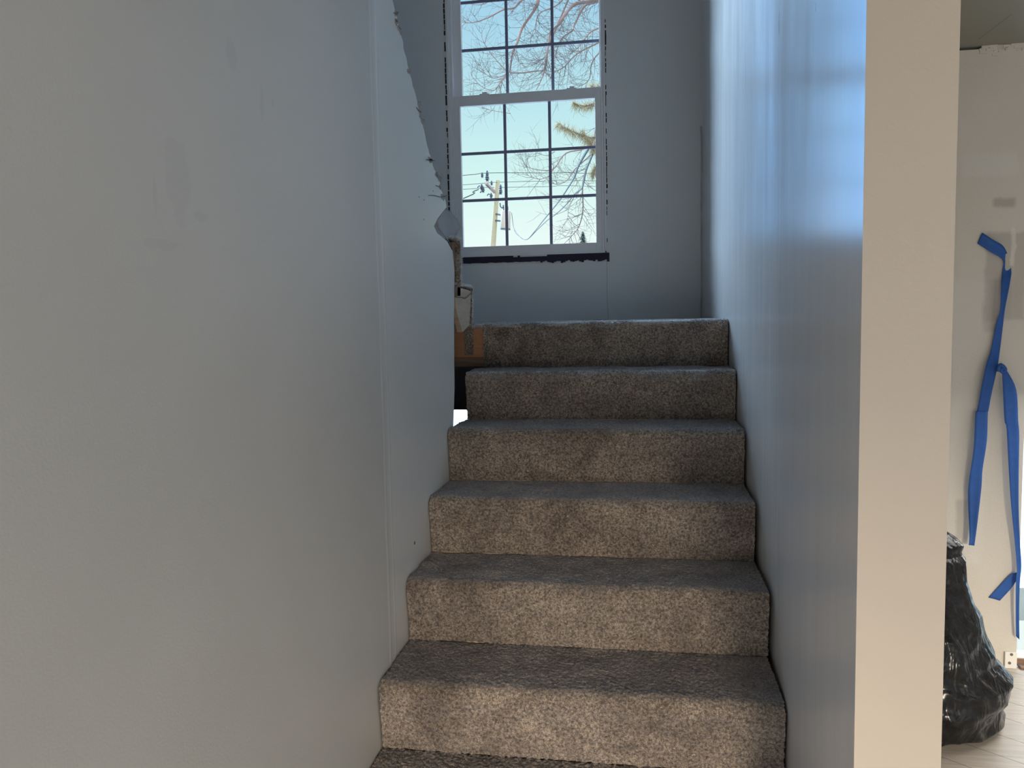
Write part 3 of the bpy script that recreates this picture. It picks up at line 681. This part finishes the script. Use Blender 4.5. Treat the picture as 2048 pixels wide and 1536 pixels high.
# black rubbish bag slumped against the wall, mostly behind the end of the right wall
BX, BY = .93, 3.17
def prof_px(q): x, y = 1880 + q[0] * .2605, 1050 + q[1] * .2604; P = atY(x, y, BY); return (P.x - BX, P.z)
pp = [prof_px(q) for q in ((20, 40), (90, 85), (140, 135), (120, 185), (160, 235), (165, 390), (190, 460), (215, 590), (245, 640), (270, 740), (300, 830), (340, 920), (345, 970), (400, 1020), (470, 1085), (462, 1120), (455, 1190), (410, 1250), (405, 1340), (420, 1385), (380, 1410))]
zs_ = np.array([p[1] for p in pp])[::-1]; rs_ = np.array([p[0] for p in pp])[::-1]
zmin, zmax = ZF + .002, zs_.max(); zs_[0] = zmin
b = bmesh.new(); NZ, NT = 110, 150; rings = []
for i in range(NZ):
    s = i / (NZ - 1); z = zmin + (zmax - zmin) * s
    rr_ = float(np.interp(z, zs_, rs_)); sm_ = float(np.interp(z, [zmin, zmin + .12, zmin + .35, zmax - .12, zmax - .05, zmax], [.30, .34, .29, .16, .10, .06]))
    ring = []
    for j in range(NT):
        th = 2 * math.pi * j / NT; wgt = max(0, math.cos(th)) ** 2
        r = sm_ * (1 - wgt) + rr_ * wgt
        p = Vector((math.cos(th) * 1.6, math.sin(th) * 1.6, z * 4))
        fold = 1 - abs(mnoise.noise(Vector((th * 2.3 if th < math.pi else (2 * math.pi - th) * 2.3, z * 3.2, 3)) + p * .3)) * 2
        crease = 1 - abs(mnoise.noise(p * 2.6 + Vector((z * 6, 0, 9)))) * 2
        r *= 1 + .05 * fold + .035 * crease * (1 - .6 * wgt)
        if s < .03: r *= .9 + .1 * s / .03
        r = min(r, .425 / max(.05, math.sin(th)) if math.sin(th) > .2 else r)
        ring.append(b.verts.new((BX + math.cos(th) * r, BY + math.sin(th) * r * .98, z)))
    rings.append(ring)
for i in range(NZ - 1):
    for j in range(NT): b.faces.new((rings[i][j], rings[i][(j + 1) % NT], rings[i + 1][(j + 1) % NT], rings[i + 1][j]))
b.faces.new(list(reversed(rings[0]))); b.faces.new(rings[-1])
bag = thing('garbage_bag', 'shiny black garbage bag slumped on the floor behind the beige wall end', 'bag', (BX, BY, ZF))
obj('bag_body', b, M['bag'], bag, True)
b = bmesh.new()                                              # gathered, twisted neck
for k in range(9):
    a = 2 * math.pi * k / 9; zt2 = zmax
    tube(b, smoothpath([Vector((BX + .05 * math.cos(a), BY + .05 * math.sin(a), zt2 - .02)), Vector((BX + .02 * math.cos(a + .5), BY + .02 * math.sin(a + .5), zt2 + .03)), Vector((BX + .07 * math.cos(a + .9), BY + .06 * math.sin(a + .9), zt2 + .09 + .02 * math.sin(k * 2.1)))], 4), [.02, .02, .018, .016, .015, .016, .018, .02, .012], 6)
obj('bag_neck', b, M['bag'], bag, True)
b = bmesh.new()                                              # pinched bottom corner poking out
c0 = atY(1985, 1400, BY); tip = atY(2000, 1411, BY)
prism([Vector((c0.x - .05, BY - .03, ZF + .03)), Vector((c0.x + .0, BY - .03, ZF + .035)), Vector((tip.x, BY - .02, ZF + .004)), Vector((c0.x - .04, BY - .03, ZF + .002))], (0, .03, 0), b)
obj('bag_corner', b, M['bag'], bag)

# ------------------------------------------------------------------ outside
ZG = ZF - .12
b = bmesh.new(); box(b, -60, 60, YW + .2, 110, ZG - .2, ZG); g = struct('ground', b, M['snow'])
hb = thing('brick_house', 'red brick house seen through the doorway at the right edge', 'house', (6.5, 11, ZG))
obj('wall', boxm(4.0, 12, 11, 16, ZG, ZG + 5), M['brick'], hb); obj('roof', prism([(3.7, 10.7, ZG + 5), (3.7, 16.3, ZG + 5), (3.7, 13.5, ZG + 7)], (8.6, 0, 0)), M['gap'], hb)
b = bmesh.new(); box(b, 5.2, 6.2, 10.97, 11.0, ZG + 1.2, ZG + 2.6); obj('window', b, M['frame'], hb)

# utility pole
PY = 46.0
pb, ptp = atY(984, 520, PY), atY(995, 361, PY)
pole = thing('utility_pole', 'weathered wooden utility pole carrying a transformer, seen through the lower sash', 'utility pole', (pb.x, PY, ZG))
dirp = (ptp - pb).normalized(); base_p = pb + dirp * ((ZG - pb.z) / dirp.z)
b = bmesh.new(); tube(b, [base_p, base_p.lerp(ptp, .5), ptp], [.19, .165, .14], 14); obj('pole', b, M['polewood'], pole, True)
def Pp(x, y, dy=0): return atY(x, y, PY + dy)
b = bmesh.new(); tube(b, [Pp(990, 385, -.3), Pp(972, 367, -1.2)], .09, 4); obj('crossarm', b, M['arm'], pole)
b = bmesh.new(); tube(b, [Pp(989, 384, -.3), Pp(973, 370, -1.2)], .05, 4); obj('arm_brace', b, M['insul'], pole)
def insul(x, y, s=1.0, dx=0):
    b = bmesh.new(); P = Pp(x, y, -.6)
    for k, (r, z) in enumerate(((.11, -.16), (.15, -.05), (.13, .06), (.09, .15))):
        bmesh.ops.create_cone(b, cap_ends=True, segments=10, radius1=r * s, radius2=r * s * .6, depth=.10 * s, matrix=Matrix.Translation(P + Vector((0, 0, z * s))))
    obj('insulator', b, M['insul'], pole)
for q in ((974, 355), (974, 347, .8), (964, 350, .7), (963, 374, .8), (966, 379, .8), (1001, 374, .7), (1001, 382, .9), (983, 366, .6), (982, 391, .7)): insul(*q)
for q in (((955, 376), (958, 372), (966, 373)), ((960, 385), (966, 381), (965, 376)), ((974, 392), (977, 388), (985, 392)), ((1000, 406), (1001, 413), (1005, 416), (1007, 410))):
    b = bmesh.new(); tube(b, smoothpath([Pp(x, y, -.5) for x, y in q], 3), .035, 5); obj('cutout_switch', b, M['insul'], pole)
b = bmesh.new(); c0, c1 = Pp(1010.5, 458, -.5), Pp(1011.5, 421, -.5)
tube(b, [c0, c0.lerp(c1, .03), c0.lerp(c1, .94), c1], [.27, .285, .285, .20], 18); tr = obj('transformer', b, M['can'], pole, True)
b = bmesh.new(); tube(b, [Pp(1010.4, 459.5, -.5), Pp(1010.5, 457.5, -.5)], .30, 18); obj('transformer_base', b, M['insul'], tr)
b = bmesh.new(); tube(b, [Pp(992, 428, -.1), Pp(1002, 430, -.5)], .05, 6); tube(b, [Pp(991, 441, -.1), Pp(1002, 442, -.5)], .05, 6); obj('mounting_bracket', b, M['insul'], pole)
b = bmesh.new()
for dx in (-.12, 0, .12): tube(b, [c1 + Vector((dx, 0, -.05)), c1 + Vector((dx, 0, .22))], .035, 6)
obj('bushing', b, M['insul'], tr)
# overhead lines
def line(pts, rad, label, mat='wire'):
    b = bmesh.new(); tube(b, pts, rad, 5); o = obj('power_line', b, M[mat]); tag(o, label, 'power line', 'overhead lines at the pole'); return o
line(smoothpath([Pp(600, 370, -8), Pp(923, 351, -2), Pp(974, 346, -.6), Pp(1102, 346, 3), Pp(1192, 347, 6), Pp(1700, 360, 20)], 4), .018, 'topmost thin overhead line, over the insulators at the pole')
line(smoothpath([Pp(600, 392, -8), Pp(923, 370, -2), Pp(983, 365, -.6), Pp(1010, 364, .5), Pp(1102, 362, 3), Pp(1192, 362, 6), Pp(1700, 378, 20)], 4), .014, 'middle thin overhead line, level with the pole top')
line(smoothpath([Pp(600, 396, -8), Pp(923, 379, -2), Pp(966, 375, -.6), Pp(1002, 375, .5), Pp(1102, 373, 3), Pp(1192, 373, 6), Pp(1700, 392, 20)], 4), .014, 'lowest thin overhead line, just below the pole top')
line(smoothpath([Pp(700, 480, -6), Pp(929, 396, -2), Pp(945, 384, -1), Pp(957, 379, -.6)], 4), .03, 'thicker line sloping down leftwards from the pole switches')
def c7(x, y): return (900 + x * .1611, 300 + y * .1611)
def svc(pxs, ys, rad, label):
    P = [atY(*c7(x, y), Y) for (x, y), Y in zip(pxs, ys)]
    b = bmesh.new(); tube(b, smoothpath(P, 5), [rad] * (5 * (len(P) - 1) + 1), 5); o = obj('service_cable', b, M['wire']); tag(o, label, 'cable', 'service cables from the transformer'); return o
YS = [45.4, 42, 36, 31, 27, 23, 19.5, 17, 15, 12, 9.5, 8.2]
svc([(765, 780), (790, 960), (860, 1070), (950, 1112), (1060, 1000), (1150, 885), (1290, 715), (1380, 600), (1465, 470), (1540, 345), (1600, 190), (1720, -20)], YS, .014, 'upper service cable drooping from the transformer and up to the house')
svc([(768, 790), (800, 1000), (880, 1085), (955, 1112), (1075, 1000), (1200, 880), (1300, 808), (1430, 690), (1560, 535), (1640, 470), (1690, 260), (1770, 60)], YS, .011, 'lower service cable, hanging beside the upper one')

# bare tree: trunk out of the picture on the right, limbs reaching across the window
TY = 15.0
def c1_(x, y): return (900 + x * .1514, y * .1514)
tree = thing('bare_tree', 'bare leafless tree whose fine branches cross the upper panes', 'tree', (atY(1330, 600, TY).x, TY, ZG))
tb = Vector((tree.location.x, TY, ZG)); tt = atY(1300, -420, TY)
b = bmesh.new(); tube(b, smoothpath([tb, tb.lerp(tt, .4) + Vector((.15, 0, 0)), tt], 6), list(np.linspace(.30, .10, 13)), 10); obj('trunk', b, M['bark'], tree, True)
limbs = [
    ([c1_(1400, -900), c1_(1190, -300), (1076, 0), c1_(1130, 110), c1_(960, 360), c1_(890, 560), c1_(830, 690), c1_(790, 930), c1_(740, 1000), c1_(600, 1180)], .040, .006),
    ([c1_(1500, -700), c1_(1100, -150), c1_(930, 20), c1_(840, 105), c1_(700, 130), c1_(500, 235), c1_(290, 300), c1_(130, 285)], .030, .005),
    ([c1_(2300, -500), c1_(2100, -90), c1_(1870, 10), c1_(1640, 60), c1_(1500, 220), c1_(1440, 320), c1_(1330, 420), c1_(1300, 600), c1_(1270, 780), c1_(1250, 905), c1_(1220, 1020), c1_(1140, 1190)], .042, .006),
    ([c1_(2250, -450), c1_(1990, -20), c1_(1780, 80), c1_(1640, 340), c1_(1620, 400), c1_(1480, 510), c1_(1400, 700), c1_(1380, 900)], .030, .005),
    ([c1_(1290, 640), c1_(1255, 900), c1_(1120, 940), c1_(920, 965), c1_(780, 950), c1_(700, 890), c1_(520, 680), c1_(430, 520), c1_(410, 430)], .018, .004),
    ([c1_(2500, 200), c1_(2150, 420), c1_(1960, 560), c1_(1680, 710), c1_(1500, 890), c1_(1360, 950)], .025, .005),
    ([c1_(2500, 350), c1_(2100, 600), c1_(1950, 720), c1_(1870, 850), c1_(1840, 1040), c1_(1720, 1130), c1_(1560, 1080)], .018, .004),
    ([c1_(800, 930), c1_(700, 1000), c1_(560, 1030), c1_(450, 950), c1_(390, 830)], .010, .003),
    ([c1_(740, 1000), c1_(680, 1060), c1_(590, 1190), c1_(430, 1150), c1_(300, 1020), c1_(270, 950)], .010, .003),
    ([c1_(2300, 900), c1_(1990, 1300), c7(1760, -80), c7(1440, 40), c7(1290, 230), c7(1120, 250), c7(970, 215), c7(905, 165)], .020, .004),
    ([c7(1290, 200), c7(1240, 310), c7(1120, 362), c7(1000, 330), c7(930, 280)], .010, .003),
    ([c7(1800, -100), c7(1760, 80), c7(1680, 270), c7(1645, 470), c7(1650, 740), c7(1600, 950), c7(1500, 1080), c7(1420, 1160)], .024, .004),
    ([c7(1750, 60), c7(1560, 230), c7(1450, 380), c7(1330, 430), c7(1280, 400)], .012, .003),
    ([c1_(800, 1500), c1_(560, 1460), c1_(420, 1430)], .006, .003),
    ([c1_(1500, -500), c1_(900, -200), c1_(600, -30), c1_(420, 60), c1_(250, 50)], .022, .004),
    ([c1_(1700, -300), c1_(1450, 40), c1_(1180, 180), c1_(1130, 380), c1_(1110, 450), c1_(1010, 540)], .014, .003),
    ([c7(1640, 480), c7(1560, 560), c7(1480, 700), c7(1460, 870)], .008, .003),
    ([c7(1300, 20), c7(1200, 70), c7(1100, 40), c7(1060, 10)], .008, .003),
    ([c1_(2400, 100), c1_(2050, 330), c1_(1850, 430), c1_(1700, 620), c1_(1600, 700)], .022, .004),
]
def twig(b, p, d, ln, r, lev):
    n = 6; pts = [p]; q = p.copy(); dd = d.normalized(); curl = Vector((random.uniform(-.05, .05), 0, random.uniform(.02, .16)))
    for k in range(n):
        q = q + dd * ln / n; pts.append(q.copy()); dd = (dd + curl + Vector((random.gauss(0, .10), random.gauss(0, .06), random.gauss(0, .10)))).normalized()
    tube(b, pts, list(np.linspace(r, r * .35, len(pts))), 3)
    if lev > 0:
        for k in range(random.randint(2, 4)):
            i = random.randint(1, n - 1); t = (pts[i + 1] - pts[i]).normalized()
            s = random.choice((-1, 1)); a = random.uniform(.5, 1.1) * s
            d2 = Vector((t.x * math.cos(a) - t.z * math.sin(a), t.y + random.gauss(0, .2), t.x * math.sin(a) + t.z * math.cos(a)))
            twig(b, pts[i], d2, ln * random.uniform(.35, .6), r * .6, lev - 1)
for i, (pxs, r0, r1_) in enumerate(limbs):
    off = random.uniform(-1.5, 1.5)
    P = smoothpath([atY(x, y, TY + off + .15 * math.sin(k * 2 + i)) for k, (x, y) in enumerate(pxs)], 5)
    if r0 >= .018:
        P = [tb.lerp(tt, random.uniform(.7, .98))] + P
    b = bmesh.new(); tube(b, P, list(np.linspace(r0, r1_, len(P))), 6); lm = obj('limb', b, M['bark'], tree, True)
    b = bmesh.new(); total = len(P)
    cnt = int(total * (1.1 if i in (0, 2, 3, 5, 11, 18) else .55))
    for k in range(cnt):
        j = random.randint(min(6, total // 3), total - 2); t = (P[j + 1] - P[j]).normalized(); s = random.choice((-1, 1)); a = random.uniform(.35, 1.15) * s
        d2 = Vector((t.x * math.cos(a) - t.z * math.sin(a), random.gauss(0, .3), t.x * math.sin(a) + t.z * math.cos(a)))
        twig(b, P[j], d2, random.uniform(.25, .75), random.uniform(.0035, .006), 1)
    tw = obj('twigs', b, M['twig'], lm); tw['kind'] = 'stuff'

# conifer boughs at the right edge of the lower sash
SY = 12.0
con = thing('spruce_tree', 'straw-green needled conifer whose boughs hang in the right-hand panes', 'tree', (atY(1300, 600, SY).x, SY, ZG))
sb = Vector((con.location.x, SY, ZG)); stp = atY(1290, -100, SY)
b = bmesh.new(); tube(b, [sb, stp], [.2, .05], 10); obj('trunk', b, M['bark'], con, True)
for pts in ([(1285, 230), (1230, 250), (1190, 275), (1160, 268), (1135, 258), (1116, 246)], [(1285, 170), (1230, 190), (1195, 205), (1170, 212), (1146, 205)], [(1285, 260), (1225, 280), (1195, 300), (1180, 285), (1165, 262)], [(1285, 300), (1220, 320), (1192, 335), (1186, 350)], [(1285, 150), (1220, 165), (1192, 175), (1184, 172)]):
    P = smoothpath([atY(x, y, SY + random.uniform(-.1, .1)) for x, y in pts], 6)
    b = bmesh.new(); tube(b, P, list(np.linspace(.02, .004, len(P))), 5); bo = obj('bough', b, M['bark'], con)
    b = bmesh.new()
    for i in range(4, len(P)):
        for k in range(38):
            p = P[i].lerp(P[i - 1], random.random()); dr = Vector((random.gauss(-.2, .6), random.gauss(0, .6), random.gauss(-.5, .7))).normalized(); ln = random.uniform(.04, .19)
            sdv = dr.orthogonal().normalized() * .004
            b.faces.new([b.verts.new(p - sdv), b.verts.new(p + sdv), b.verts.new(p + dr * ln)])
    nd = obj('needles', b, M['needle'], bo); nd['kind'] = 'stuff'
# small far evergreen
EY = 60.0; et = atY(1166, 463, EY)
ev = thing('evergreen_tree', 'small distant blue-green evergreen at the bottom right of the window', 'tree', (et.x, EY, ZG))
b = bmesh.new(); tube(b, [(et.x, EY, ZG), (et.x, EY, et.z)], [.2, .03], 8); obj('trunk', b, M['bark'], ev)
b = bmesh.new()
for k in range(1400):
    s = random.random() ** .7; z = et.z - s * 3.2; r = .15 + 1.35 * s; a = random.uniform(0, 6.283); p = Vector((et.x, EY, z)); d = Vector((math.cos(a), math.sin(a), -.35 + random.gauss(0, .2))) * r * random.uniform(.5, 1.1)
    sdv = Vector((-math.sin(a), math.cos(a), .3)) * .07
    b.faces.new([b.verts.new(p - sdv), b.verts.new(p + sdv), b.verts.new(p + d)])
nd = obj('foliage', b, M['evergreen'], ev); nd['kind'] = 'stuff'
